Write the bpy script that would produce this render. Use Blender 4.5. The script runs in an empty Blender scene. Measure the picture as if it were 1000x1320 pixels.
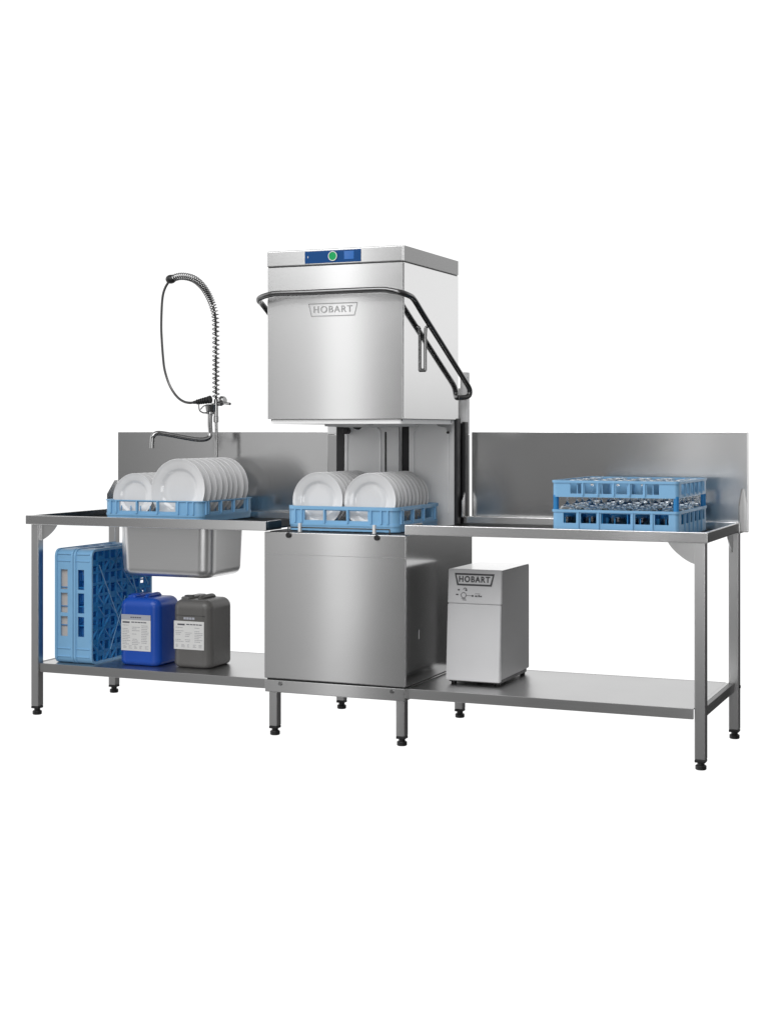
import bpy, bmesh, math, random
from mathutils import Vector, Matrix
random.seed(7)
R = math.radians
scene = bpy.context.scene
COL = scene.collection

# ------------------------------------------------------------------ materials
def nt(name):
    m = bpy.data.materials.new(name); m.use_nodes = True
    n = m.node_tree.nodes; l = m.node_tree.links
    return m, n, l, n['Principled BSDF']

def steel(name, base=.58, rough=.24, aniso=.6, wobble=.012, grain=1.0, metallic=1.0, tint=None):
    """brushed stainless steel: vertical smear of highlights, faint brushing, faint panel wobble"""
    m, n, l, p = nt(name)
    p.inputs['Metallic'].default_value = metallic
    p.inputs['Anisotropic'].default_value = aniso
    if tint is not None: p.inputs['Specular Tint'].default_value = (tint, tint, tint, 1)
    tc = n.new('ShaderNodeTexCoord')
    mp = n.new('ShaderNodeMapping'); mp.inputs['Scale'].default_value = (1.2, 1.2, 170)
    l.new(tc.outputs['Object'], mp.inputs['Vector'])
    nz = n.new('ShaderNodeTexNoise'); nz.inputs['Scale'].default_value = 3; nz.inputs['Detail'].default_value = 3
    l.new(mp.outputs[0], nz.inputs['Vector'])
    sm = n.new('ShaderNodeTexNoise'); sm.inputs['Scale'].default_value = 4.5; sm.inputs['Detail'].default_value = 4
    l.new(tc.outputs['Object'], sm.inputs['Vector'])
    # roughness = rough + brushing + smudges
    a = n.new('ShaderNodeMapRange'); a.inputs[1].default_value = .3; a.inputs[2].default_value = .7
    a.inputs[3].default_value = rough - .03 * grain; a.inputs[4].default_value = rough + .03 * grain
    l.new(nz.outputs['Fac'], a.inputs[0])
    b = n.new('ShaderNodeMapRange'); b.inputs[1].default_value = .3; b.inputs[2].default_value = .7
    b.inputs[3].default_value = -.02 * grain; b.inputs[4].default_value = .03 * grain
    l.new(sm.outputs['Fac'], b.inputs[0])
    s = n.new('ShaderNodeMath'); s.operation = 'ADD'; s.use_clamp = True
    l.new(a.outputs[0], s.inputs[0]); l.new(b.outputs[0], s.inputs[1]); l.new(s.outputs[0], p.inputs['Roughness'])
    c = n.new('ShaderNodeMapRange'); c.inputs[1].default_value = .25; c.inputs[2].default_value = .75
    c.inputs[3].default_value = base * (1 - .05 * grain); c.inputs[4].default_value = base * (1 + .05 * grain)
    l.new(nz.outputs['Fac'], c.inputs[0])
    cc = n.new('ShaderNodeCombineColor')
    for i in range(3): l.new(c.outputs[0], cc.inputs[i])
    l.new(cc.outputs[0], p.inputs['Base Color'])
    t = n.new('ShaderNodeCombineXYZ'); t.inputs[0].default_value = .03; t.inputs[1].default_value = .05; t.inputs[2].default_value = 1
    l.new(t.outputs[0], p.inputs['Tangent'])
    if wobble:
        wz = n.new('ShaderNodeTexNoise'); wz.inputs['Scale'].default_value = 2.2; wz.inputs['Detail'].default_value = 1
        l.new(tc.outputs['Object'], wz.inputs['Vector'])
        bp = n.new('ShaderNodeBump'); bp.inputs['Strength'].default_value = 1; bp.inputs['Distance'].default_value = wobble
        l.new(wz.outputs['Fac'], bp.inputs['Height']); l.new(bp.outputs[0], p.inputs['Normal'])
    return m

def plastic(name, col, rough=.4, spec=.5, var=.08, bump=0.0, scale=14, sss=0.0, coat=0.0):
    m, n, l, p = nt(name)
    tc = n.new('ShaderNodeTexCoord')
    nz = n.new('ShaderNodeTexNoise'); nz.inputs['Scale'].default_value = scale; nz.inputs['Detail'].default_value = 5
    l.new(tc.outputs['Object'], nz.inputs['Vector'])
    mx = n.new('ShaderNodeMix'); mx.data_type = 'RGBA'
    mx.inputs['A'].default_value = (*[max(0, c * (1 - var)) for c in col], 1)
    mx.inputs['B'].default_value = (*[min(1, c * (1 + var)) for c in col], 1)
    l.new(nz.outputs['Fac'], mx.inputs['Factor']); l.new(mx.outputs['Result'], p.inputs['Base Color'])
    rr = n.new('ShaderNodeMapRange'); rr.inputs[1].default_value = .3; rr.inputs[2].default_value = .7
    rr.inputs[3].default_value = max(0, rough - .06); rr.inputs[4].default_value = rough + .06
    l.new(nz.outputs['Fac'], rr.inputs[0]); l.new(rr.outputs[0], p.inputs['Roughness'])
    p.inputs['Specular IOR Level'].default_value = spec
    p.inputs['Coat Weight'].default_value = coat
    if sss:
        p.inputs['Subsurface Weight'].default_value = sss
        p.inputs['Subsurface Radius'].default_value = (.01, .01, .012)
        p.inputs['Subsurface Scale'].default_value = .4
    if bump:
        bz = n.new('ShaderNodeTexNoise'); bz.inputs['Scale'].default_value = 220; bz.inputs['Detail'].default_value = 2
        l.new(tc.outputs['Object'], bz.inputs['Vector'])
        bp = n.new('ShaderNodeBump'); bp.inputs['Strength'].default_value = .35; bp.inputs['Distance'].default_value = bump
        l.new(bz.outputs['Fac'], bp.inputs['Height']); l.new(bp.outputs[0], p.inputs['Normal'])
    return m

M = {}
M['steel'] = steel('brushed steel', .51, .19, .95, .0006, .2)
M['hood'] = steel('hood steel', .54, .19, .95, .0006, .2)
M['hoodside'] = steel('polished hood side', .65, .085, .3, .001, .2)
M['cover'] = steel('hood cover steel', .50, .19, .9, .0006, .2)
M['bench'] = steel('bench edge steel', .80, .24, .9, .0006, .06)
M['benchtop'] = steel('darkened bench top steel', .16, .3, .0, .0, .3, tint=.25)  # dark reflection on the tabletop put into the base colour
M['shelf'] = steel('shelf steel', .48, .30, .5, .0, .3)
M['splash'] = steel('splash steel', .60, .2, .4, .0006, .1)
M['sink'] = steel('satin sink steel', .74, .34, .2, .001, .3)
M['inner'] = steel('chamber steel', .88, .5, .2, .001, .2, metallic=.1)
M['leg'] = steel('leg tube steel', .62, .28, .0, 0, 0, tint=.3)
M['end'] = steel('shaded bench end steel', .42, .17, .0, 0, 0, tint=.4)  # dark reflections of right-facing ends put into the steel colour
M['cabside'] = steel('cabinet side steel', .52, .15, .2, .0015, .4)
M['coverside_shaded'] = steel('shaded cover side steel', .20, .25, .3, .001, .3)  # same steel as the cover, its side shade put into the colour
M['chrome'] = steel('chrome tube', .30, .12, 0, 0, .3)
M['handle'] = steel('handle tube', .16, .22, 0, 0, .3)
M['dark'] = plastic('black plastic', (.012, .012, .013), .45)
M['darkgap'] = plastic('dark guide plastic', (.02, .02, .022), .5)
M['rack'] = plastic('light blue rack plastic', (.215, .45, .70), .38, .5, .06)
M['lattice'] = plastic('deep blue rack grid', (.05, .38, .78), .3, .5, .15, scale=30)
m_ = M['lattice']; n_ = m_.node_tree.nodes; l_ = m_.node_tree.links
tr_ = n_.new('ShaderNodeBsdfTranslucent'); tr_.inputs[0].default_value = (.03, .32, .72, 1)
mx_ = n_.new('ShaderNodeMixShader'); mx_.inputs[0].default_value = .45
l_.new(n_['Principled BSDF'].outputs[0], mx_.inputs[1]); l_.new(tr_.outputs[0], mx_.inputs[2]); l_.new(mx_.outputs[0], n_['Material Output'].inputs[0])
M['china'] = plastic('white china', (.69, .69, .695), .12, .5, .015, coat=.3)
M['blue'] = plastic('blue canister plastic', (.006, .07, .42), .34, .5, .10, .0006, scale=6)
M['grey'] = plastic('grey canister plastic', (.115, .112, .108), .38, .5, .08, .0006, scale=6)
M['paper'] = plastic('label paper', (.70, .70, .69), .5, .3, .02)
M['paperband'] = plastic('label band', (.40, .41, .46), .5, .3, .03)
M['ink'] = plastic('printing ink', (.10, .10, .12), .6, .2, .05)
M['inklight'] = plastic('pale printing ink', (.33, .33, .35), .6, .2, .05)
M['walltone'] = plastic('beige grey panel', (.50, .47, .45), .5, .3, .03)
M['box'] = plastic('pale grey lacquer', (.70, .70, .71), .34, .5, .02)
M['boxside'] = plastic('shaded box side lacquer', (.38, .38, .385), .4, .4, .03)  # shade of the unlit box side put into the lacquer colour
M['boxtop'] = steel('box top steel', .8, .2, .2, 0, .2)
M['etch'] = plastic('embossed lettering', (.07, .07, .075), .4, .5, .04)
M['etchlight'] = steel('embossed emblem', .50, .34, .2, 0)
M['panelblue'] = plastic('blue membrane panel', (.002, .055, .20), .5, .2, .04)
M['display'] = plastic('display window', (.01, .12, .42), .12, .5, .04)
M['green'] = plastic('green start button', (.01, .33, .10), .5, .2, .08)
M['cuff'] = plastic('white clip', (.72, .72, .72), .4, .5, .03)
def glassmat():
    m, n, l, p = nt('clear drinking glass')
    p.inputs['Base Color'].default_value = (.93, .97, 1, 1)
    p.inputs['Transmission Weight'].default_value = 1
    p.inputs['IOR'].default_value = 1.22
    nz = n.new('ShaderNodeTexNoise'); nz.inputs['Scale'].default_value = 40
    mr = n.new('ShaderNodeMapRange'); mr.inputs[3].default_value = .0; mr.inputs[4].default_value = .04
    l.new(nz.outputs['Fac'], mr.inputs[0]); l.new(mr.outputs[0], p.inputs['Roughness'])
    return m
M['glass'] = glassmat()

# ------------------------------------------------------------------ helpers
def obj(name, bm, mat, parent=None, smooth=True, angle=35):
    bmesh.ops.remove_doubles(bm, verts=bm.verts, dist=1e-5)
    bmesh.ops.recalc_face_normals(bm, faces=bm.faces)
    me = bpy.data.meshes.new(name); bm.to_mesh(me); bm.free()
    me.materials.append(M[mat] if isinstance(mat, str) else mat)
    if smooth:
        for p in me.polygons: p.use_smooth = True
        me.set_sharp_from_angle(angle=R(angle))
    o = bpy.data.objects.new(name, me); COL.objects.link(o)
    if smooth:
        wn = o.modifiers.new('weighted normals', 'WEIGHTED_NORMAL'); wn.keep_sharp = True; wn.weight = 100
    if parent is not None:
        o.parent = parent
        pm = Matrix.Translation(parent.location) if parent.type == 'EMPTY' else Matrix.Identity(4)
        # parts are written in world coordinates: shift the mesh into the parent's space
        q = parent; tot = Vector((0, 0, 0))
        while q is not None:
            tot += q.location; q = q.parent
        me.transform(Matrix.Translation(-tot))
    return o

def thing(name, label, cat, loc=(0, 0, 0), group=None):
    o = bpy.data.objects.new(name, None); COL.objects.link(o)
    o.location = loc; o.empty_display_size = .1
    o['label'] = label; o['category'] = cat
    if group: o['group'] = group
    return o

def tag(o, label, cat, group=None):
    o['label'] = label; o['category'] = cat
    if group: o['group'] = group
    return o

def box(bm, x0, x1, y0, y1, z0, z1, bev=.002, seg=2):
    t = bmesh.new()
    bmesh.ops.create_cube(t, size=1)
    for v in t.verts:
        v.co = Vector(((x0 + x1) / 2 + v.co.x * (x1 - x0), (y0 + y1) / 2 + v.co.y * (y1 - y0), (z0 + z1) / 2 + v.co.z * (z1 - z0)))
    if bev:
        bmesh.ops.bevel(t, geom=list(t.edges), offset=bev, segments=seg, affect='EDGES', profile=.5)
    add(bm, t)

def add(bm, t, mat=None):
    """append bmesh t to bm"""
    if mat is not None: bmesh.ops.transform(t, matrix=mat, verts=t.verts)
    me = bpy.data.meshes.new('tmp'); t.to_mesh(me); t.free()
    bm.from_mesh(me); bpy.data.meshes.remove(me)

def B(*a, **k):
    bm = bmesh.new(); box(bm, *a, **k); return bm

def loft(bm, rings, cap=True):
    vs = [[bm.verts.new(p) for p in r] for r in rings]
    for a, b in zip(vs, vs[1:]):
        n = len(a)
        for i in range(n):
            bm.faces.new((a[i], a[(i + 1) % n], b[(i + 1) % n], b[i]))
    if cap:
        bm.faces.new(list(reversed(vs[0]))); bm.faces.new(vs[-1])

def rrect(x0, x1, y0, y1, r, z, seg=6):
    pts = []
    for cx, cy, a0 in ((x1 - r, y0 + r, -90), (x1 - r, y1 - r, 0), (x0 + r, y1 - r, 90), (x0 + r, y0 + r, 180)):
        for i in range(seg + 1):
            a = R(a0 + 90 * i / seg)
            pts.append(Vector((cx + r * math.cos(a), cy + r * math.sin(a), z)))
    return pts

def rbox(bm, x0, x1, y0, y1, z0, z1, r, rb, rt, seg=6, es=5):
    """rounded box: plan radius r, bottom edge radius rb, top edge radius rt"""
    rings = []
    for i in range(es + 1):
        a = R(90 * i / es); ins = rb * (1 - math.sin(a)); z = z0 + rb * (1 - math.cos(a))
        rings.append(rrect(x0 + ins, x1 - ins, y0 + ins, y1 - ins, max(r - ins, .004), z, seg))
    for i in range(es + 1):
        a = R(90 * i / es); ins = rt * (1 - math.cos(a)); z = z1 - rt + rt * math.sin(a)
        rings.append(rrect(x0 + ins, x1 - ins, y0 + ins, y1 - ins, max(r - ins, .004), z, seg))
    loft(bm, rings)

def catmull(pts, n=8):
    P = [Vector(p) for p in pts]; out = []
    for i in range(len(P) - 1):
        p0 = P[max(i - 1, 0)]; p1 = P[i]; p2 = P[i + 1]; p3 = P[min(i + 2, len(P) - 1)]
        for k in range(n):
            t = k / n
            out.append(.5 * ((2 * p1) + (p2 - p0) * t + (2 * p0 - 5 * p1 + 4 * p2 - p3) * t * t + (3 * p1 - p0 - 3 * p2 + p3) * t ** 3))
    out.append(P[-1]); return out

def tube(bm, pts, r, seg=12, smooth_n=8, radii=None):
    P = catmull(pts, smooth_n) if smooth_n else [Vector(p) for p in pts]
    rings = []; nrm = None
    for i, p in enumerate(P):
        t = (P[min(i + 1, len(P) - 1)] - P[max(i - 1, 0)]).normalized()
        if nrm is None:
            nrm = t.cross(Vector((.31, .2, .93)))
            if nrm.length < .1: nrm = t.cross(Vector((1, 0, 0)))
        nrm = (nrm - t * nrm.dot(t)).normalized(); b = t.cross(nrm)
        rr = r if radii is None else radii[i]
        rings.append([p + (nrm * math.cos(2 * math.pi * k / seg) + b * math.sin(2 * math.pi * k / seg)) * rr for k in range(seg)])
    loft(bm, rings)

def cyl(bm, c, axis, r, h, seg=24, r2=None):
    """cylinder from c along axis for h, edges a little rounded"""
    c = Vector(c); a = Vector(axis).normalized(); r2 = r if r2 is None else r2
    u = a.orthogonal().normalized(); v = a.cross(u); e = min(.15 * r, .15 * h)
    rings = [[c + a * d + (u * math.cos(2 * math.pi * k / seg) + v * math.sin(2 * math.pi * k / seg)) * q for k in range(seg)]
             for d, q in ((0, r - e), (e, r), (h - e, r2), (h, r2 - e))]
    loft(bm, rings)

def lathe(bm, prof, seg=48, closed=True):
    """prof: (radius, z) list, revolved about z"""
    rings = [[Vector((max(r, 1e-4) * math.cos(2 * math.pi * k / seg), max(r, 1e-4) * math.sin(2 * math.pi * k / seg), z)) for k in range(seg)] for r, z in prof]
    loft(bm, rings, cap=True)

def text_bm(txt, w, h, x, y, z, depth=.0015, bold=.02, shear=0.0, squeeze=1.0):
    """extruded lettering in the X-Z plane facing -Y, fitted to w x h, lower-left corner at x, z"""
    cu = bpy.data.curves.new('lettering', 'FONT'); cu.body = txt; cu.extrude = .02; cu.offset = bold; cu.space_character = 1.2
    o = bpy.data.objects.new('lettering', cu); COL.objects.link(o)
    bpy.context.view_layer.update()
    me = bpy.data.meshes.new_from_object(o.evaluated_get(bpy.context.evaluated_depsgraph_get()))
    bpy.data.objects.remove(o); bpy.data.curves.remove(cu)
    xs = [v.co.x for v in me.vertices]; ys = [v.co.y for v in me.vertices]
    sx = w / (max(xs) - min(xs)); sy = h / (max(ys) - min(ys)); mx, my = min(xs), min(ys)
    for v in me.vertices:
        q = v.co.copy()
        v.co = Vector((x + (q.x - mx) * sx, y - (depth if q.z > 0 else -depth), z + (q.y - my) * sy))
    bm = bmesh.new(); bm.from_mesh(me); bpy.data.meshes.remove(me)
    return bm

def poly_prism(bm, pts, n, d):
    """extrude polygon pts (3D) along n by d"""
    n = Vector(n) * d
    loft(bm, [[Vector(p) for p in pts], [Vector(p) + n for p in pts]])

def grid_ring(bm, x0, x1, y0, y1, r, th, zs, breaks, is_open, seg=5):
    """a wall of thickness th round a rounded rectangle, with window cells left open.
    breaks[side] = inner split fractions; is_open(side, cell_index, z_index)"""
    cor = [(Vector((x0 + r, y0)), Vector((x1 - r, y0)), 'front'), (Vector((x1, y0 + r)), Vector((x1, y1 - r)), 'right'),
           (Vector((x1 - r, y1)), Vector((x0 + r, y1)), 'back'), (Vector((x0, y1 - r)), Vector((x0, y0 + r)), 'left')]
    nr = [Vector((0, -1)), Vector((1, 0)), Vector((0, 1)), Vector((-1, 0))]
    P = []; cells = []
    for i, (a, b, s) in enumerate(cor):
        f = [0] + list(breaks.get(s, [])) + [1]
        for k, q in enumerate(f):
            P.append((a + (b - a) * q, nr[i]))
            cells.append((s, k) if k < len(f) - 1 else ('corner', 0))
        n2 = nr[(i + 1) % 4]; c = b - nr[i] * r
        for k in range(1, seg):
            t = k / seg * math.pi / 2; d = nr[i] * math.cos(t) + n2 * math.sin(t)
            P.append((c + d * r, d)); cells.append(('corner', 0))
    N = len(P); Z = len(zs)
    out = [[bm.verts.new((p.x, p.y, z)) for p, n in P] for z in zs]
    inn = [[bm.verts.new((p.x - n.x * th, p.y - n.y * th, z)) for p, n in P] for z in zs]
    op = [[cells[i][0] != 'corner' and is_open(cells[i][0], cells[i][1], z) for i in range(N)] for z in range(Z - 1)]
    for z in range(Z - 1):
        for i in range(N):
            if op[z][i]: continue
            j = (i + 1) % N
            bm.faces.new((out[z][i], out[z][j], out[z + 1][j], out[z + 1][i]))
            bm.faces.new((inn[z][j], inn[z][i], inn[z + 1][i], inn[z + 1][j]))
            if z == 0 or op[z - 1][i]: bm.faces.new((out[z][j], out[z][i], inn[z][i], inn[z][j]))
            if z == Z - 2 or op[z + 1][i]: bm.faces.new((out[z + 1][i], out[z + 1][j], inn[z + 1][j], inn[z + 1][i]))
            if op[z][(i - 1) % N]: bm.faces.new((out[z][i], out[z + 1][i], inn[z + 1][i], inn[z][i]))
            if op[z][j]: bm.faces.new((out[z + 1][j], out[z][j], inn[z][j], inn[z + 1][j]))

# ------------------------------------------------------------------ the pass-through dishwasher
DW = thing('dishwasher', 'tall stainless steel hood dishwasher, hood raised, between the two steel benches', 'dishwasher', (-.295, .3, 0))
# lower cabinet
bm = bmesh.new()
box(bm, -.625, .029, -.03, .78, .246, .872, .004, 3)
cab = obj('cabinet', bm, 'steel', DW)
obj('side_panel', B(.0285, .0303, -.026, .777, .249, .869, .0006), 'cabside', cab)
obj('crease', B(-.618, .022, -.0315, -.028, .777, .7785, 0), 'leg', cab)
bm = bmesh.new(); box(bm, .0275, .0312, .112, .117, .428, .468, .001)
obj('latch', bm, 'cuff', cab)
obj('plinth_gap', B(-.615, .019, -.02, .76, .240, .2475, 0), 'dark', cab)
bf = obj('base_frame', B(-.62, .025, -.033, .76, .188, .2405, .003), 'steel', DW)
for x in (-.546, -.031):
    bm = bmesh.new(); cyl(bm, (x, -.0325, .227), (0, -1, 0), .009, .006, 16); obj('screw', bm, 'chrome', DW)
for x in (-.507, -.099):
    bm = bmesh.new(); cyl(bm, (x, -.0295, .860), (0, -1, 0), .0115, .010, 18)
    obj('stud', bm, 'dark', DW)
def leg(parent, cx, cy, z1, s=.02, face=0):
    g = obj('leg', B(cx - s, cx + s, cy - s, cy + s, .040, z1, .004, 3), 'leg', parent)
    bm = bmesh.new()
    cyl(bm, (cx, cy, 0), (0, 0, 1), .0215, .018, 24); cyl(bm, (cx, cy, .0165), (0, 0, 1), .014, .014, 20)
    box(bm, cx - s + .0005, cx + s - .0005, cy - s + .0005, cy + s - .0005, .029, .0405, .002)
    obj('foot', bm, 'dark', g)
    return g
for cx, cy in ((-.588, .0), (0, 0), (-.582, .675), (.006, .68)):
    leg(DW, cx, cy, .1885)
# tray rim and guide wire for the rack
bm = bmesh.new()
box(bm, -.612, .018, .0, .59, .868, .8745, .002)
obj('rack_tray', bm, 'darkgap', DW)
bm = bmesh.new()
tube(bm, [(-.525, .0, .893), (-.40, -.004, .893), (-.20, -.004, .893), (-.055, .0, .893)], .003, 8, 6)
tube(bm, [(-.525, .0, .893), (-.525, .0, .874)], .003, 8, 0); tube(bm, [(-.055, .0, .893), (-.055, .0, .874)], .003, 8, 0)
gw = obj('guide_rail', bm, 'chrome', DW)
for x in (-.467, -.123):
    obj('clip', B(x - .006, x + .006, -.012, .004, .8735, .911, .002), 'cuff', gw)
# rear wall of the wash chamber
bm = bmesh.new()
box(bm, -.535, -.262, .60, .625, .875, 1.42, .003)
box(bm, -.212, .008, .60, .625, .875, 1.42, .003)
box(bm, -.268, -.206, .655, .67, .875, 1.42, .002)
rw = obj('rear_wall', bm, 'inner', DW)
obj('duct', B(-.2615, -.2125, .632, .656, .875, 1.42, .004), 'darkgap', rw)
for x0, x1 in ((-.52, -.352), (-.188, -.02)):
    bm = bmesh.new()
    tube(bm, [(x0, .5995, .93), (x0, .5995, 1.27), (x0 + .012, .5995, 1.312), (x0 + .04, .5995, 1.335), (x1 - .04, .5995, 1.335), (x1 - .012, .5995, 1.312), (x1, .5995, 1.27), (x1, .5995, .93)], .0045, 8, 6)
    obj('pressed_rib', bm, 'inner', rw)
obj('slot', B(-.331, -.322, .5975, .602, .90, 1.30, .002), 'dark', rw)
# guide rails at the chamber corners, rear columns
bm = bmesh.new(); box(bm, -.575, -.535, .597, .64, .875, 1.40, .004)
gr = obj('guide_post', bm, 'darkgap', DW)
bm = bmesh.new(); cyl(bm, (-.515, .597, 1.305), (0, -1, 0), .016, .03, 20); obj('knob', bm, 'dark', gr)
bm = bmesh.new(); box(bm, .0105, .026, .592, .64, .875, 1.36, .003)
gr = obj('guide_post', bm, 'darkgap', DW)
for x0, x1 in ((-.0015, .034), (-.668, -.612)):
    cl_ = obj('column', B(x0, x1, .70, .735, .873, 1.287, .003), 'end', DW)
    obj('column_upper_tone', B(x0, x1, .70, .735, 1.288, 1.572, .004), 'inner', cl_)  # column split in two tones; the dark lower part paints in a reflection
obj('back_cover', B(-.60, -.003, .735, .765, .873, 1.50, .004), 'inner', DW)
bm = bmesh.new(); box(bm, .002, .020, .64, .70, .873, 1.34, .003)
obj('inner_post', bm, 'hood', DW)
bm = bmesh.new(); box(bm, .022, .040, .66, .699, .873, 1.345, .003)
obj('slide_rail', bm, 'dark', DW)
# hood: a hollow shell, open below, with a separate polished right side
bm = bmesh.new()
grid_ring(bm, -.61, .0185, -.03, .62, .005, .0045, [1.354, 2.0], {}, lambda *a: False, 6)
box(bm, -.60, .008, -.02, .61, 1.985, 1.997, .0)
hood = obj('hood', bm, 'hood', DW)
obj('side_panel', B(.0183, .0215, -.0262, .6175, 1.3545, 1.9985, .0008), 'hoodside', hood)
bm = bmesh.new()
grid_ring(bm, -.60, .0105, -.021, .612, .016, .012, [1.3335, 1.352], {}, lambda *a: False, 6)
obj('lip', bm, 'inner', hood)
obj('lip_gap', B(-.597, .0075, -.0175, .609, 1.345, 1.3575, .0), 'dark', hood)
bm = bmesh.new()
box(bm, -.611, .021, -.032, .622, 2.004, 2.071, .005, 3)
cover = obj('hood_cover', bm, 'cover', DW)
obj('side_face', B(.020, .0216, -.0265, .617, 2.0055, 2.0695, .0006), 'coverside_shaded', cover)
obj('cover_gap', B(-.606, .0165, -.0275, .617, 1.996, 2.006, 0), 'dark', cover)
obj('edge_trim', B(.0145, .0222, -.0332, -.0275, 2.006, 2.069, .001), 'boxtop', cover)
# control panel
cp = obj('control_panel', B(-.430, -.171, -.0345, -.0315, 2.011, 2.0625, .001), 'panelblue', DW)
bm = bmesh.new(); cyl(bm, (-.299, -.0343, 2.038), (0, -1, 0), .0205, .003, 36); bt = obj('start_button', bm, 'green', cp)
bm = bmesh.new(); lathe(bm, [(.0175, 0), (.0205, 0), (.0205, .0012), (.0175, .0012), (.0175, 0)], 40)
bmesh.ops.transform(bm, matrix=Matrix.Translation((-.299, -.0372, 2.038)) @ Matrix.Rotation(R(90), 4, 'X'), verts=bm.verts)
obj('button_ring', bm, M['cuff'], bt)
obj('display', B(-.247, -.202, -.0356, -.0343, 2.022, 2.056, .0006), 'display', cp)
obj('indicator', B(-.416, -.413, -.0353, -.0343, 2.034, 2.042, 0), 'cuff', cp)
# handle tube that wraps the hood
def mir(p): return (-.59 - p[0], p[1], p[2])
right = [(-.06, -.095, 1.884), (-.02, -.093, 1.880), (.025, -.082, 1.870), (.049, -.050, 1.860), (.055, -.005, 1.847), (.055, .10, 1.792), (.055, .30, 1.690), (.055, .50, 1.587),
         (.055, .625, 1.523), (.056, .662, 1.500), (.056, .674, 1.483), (.053, .672, 1.466), (.043, .655, 1.456), (.030, .637, 1.4545), (.019, .625, 1.4545)]
left = [mir(p) for p in right]
path = list(reversed(left)) + [(-.40, -.098, 1.883), (-.295, -.098, 1.8835), (-.19, -.098, 1.884)] + right
bm = bmesh.new(); tube(bm, path, .0122, 14, 6); hd = obj('handle', bm, 'handle', DW)
bm = bmesh.new(); tube(bm, [(.036, .178, 1.742), (.034, .178, 1.70), (.034, .178, 1.60), (.034, .178, 1.560)], .0068, 10, 5)
tube(bm, [(.036, .178, 1.742), (.046, .178, 1.748), (.055, .178, 1.752)], .0065, 10, 3)
cyl(bm, (.0205, .178, 1.5615), (1, 0, 0), .0075, .016, 14)
obj('handle_bracket', bm, 'handle', DW)
# embossed emblem on the hood
def emblem(parent, x0, x1, z0, z1, y, mat_frame, mat_text, skew, lw, depth=.001, bold=.03):
    w, h = x1 - x0, z1 - z0
    bm = bmesh.new()
    O = [(x0, z1), (x0 + skew, z0), (x1 - skew, z0), (x1, z1)]
    s2 = skew * .8 + lw
    I = [(x0 + lw, z1 - lw), (x0 + skew + lw * .8, z0 + lw), (x1 - skew - lw * .8, z0 + lw), (x1 - lw, z1 - lw)]
    rings = []
    for yy in (y, y - depth):
        rings.append(([bm.verts.new((a, yy, b)) for a, b in O], [bm.verts.new((a, yy, b)) for a, b in I]))
    (o0, i0), (o1, i1) = rings
    for k in range(4):
        j = (k + 1) % 4
        bm.faces.new((o1[k], o1[j], i1[j], i1[k])); bm.faces.new((o0[k], o0[j], o1[j], o1[k])); bm.faces.new((i0[k], i1[k], i1[j], i0[j]))
    e = obj('emblem_frame', bm, mat_frame, parent, False)
    bm = text_bm('HOBART', w * .78, h * .50, x0 + w * .11, y, z0 + h * .28, depth, bold)
    t = obj('lettering', bm, mat_text, parent, False)
    return e
emblem(hood, -.415, -.186, 1.786, 1.842, -.030, 'etchlight', 'etchlight', .014, .004, .0022, .004)
# upper wash arm peeping out under the hood
bm = bmesh.new()
cyl(bm, (-.30, .32, 1.325), (0, 0, 1), .035, .05, 24)
tube(bm, [(-.47, .25, 1.338), (-.38, .29, 1.334), (-.30, .32, 1.334), (-.22, .35, 1.334), (-.10, .40, 1.338)], .014, 12, 5)
obj('wash_arm', bm, 'inner', DW)
bm = bmesh.new(); tube(bm, [(-.405, .40, 1.345), (-.395, .40, 1.322), (-.37, .40, 1.316), (-.352, .40, 1.345)], .006, 8, 6)
obj('hook', bm, 'dark', DW)
bm = bmesh.new(); poly_prism(bm, [(-.075, .55, 1.352), (-.05, .55, 1.325), (-.01, .55, 1.318), (-.008, .55, 1.302), (.006, .55, 1.300), (.012, .55, 1.352)], (0, 1, 0), .012)
br = obj('hinge_plate', bm, 'boxside', DW, False)
bm = bmesh.new(); cyl(bm, (.0, .548, 1.297), (0, -1, 0), .006, .012, 12); obj('screw', bm, 'dark', br)

# ------------------------------------------------------------------ benches
def bench_top(parent, x0, x1, holes=None):
    """folded tabletop with raised marine edge; holes = (hx0,hx1,hy0,hy1)"""
    bm = bmesh.new(); zt, zb, zs = .9175, .8765, .888
    box(bm, x0, x1, -.05, -.030, zb, zt, .003, 3)          # front rim
    box(bm, x0, x1, .655, .714, zb, zt, .003)          # back rim
    return bm, (zt, zb, zs)

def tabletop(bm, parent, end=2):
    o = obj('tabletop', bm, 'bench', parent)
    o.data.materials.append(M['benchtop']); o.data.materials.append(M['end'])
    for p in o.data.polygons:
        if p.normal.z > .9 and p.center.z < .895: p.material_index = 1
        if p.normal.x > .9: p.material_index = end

def splash(parent, x0, x1):
    bm = bmesh.new(); box(bm, x0, x1, .7145, .735, .872, 1.2985, .003); return obj('backsplash', bm, 'splash', parent)

def upstand(parent, x, t):
    bm = bmesh.new()
    poly_prism(bm, [(x, .713, .915), (x, .713, 1.058), (x, .69, 1.056), (x, .622, .990), (x, .622, .915)], (1, 0, 0), t)
    return obj('end_upstand', bm, 'end', parent, False)

def gusset(parent, pts, n, d=.004):
    bm = bmesh.new(); poly_prism(bm, pts, n, d); return obj('gusset', bm, 'leg', parent, False)

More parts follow.
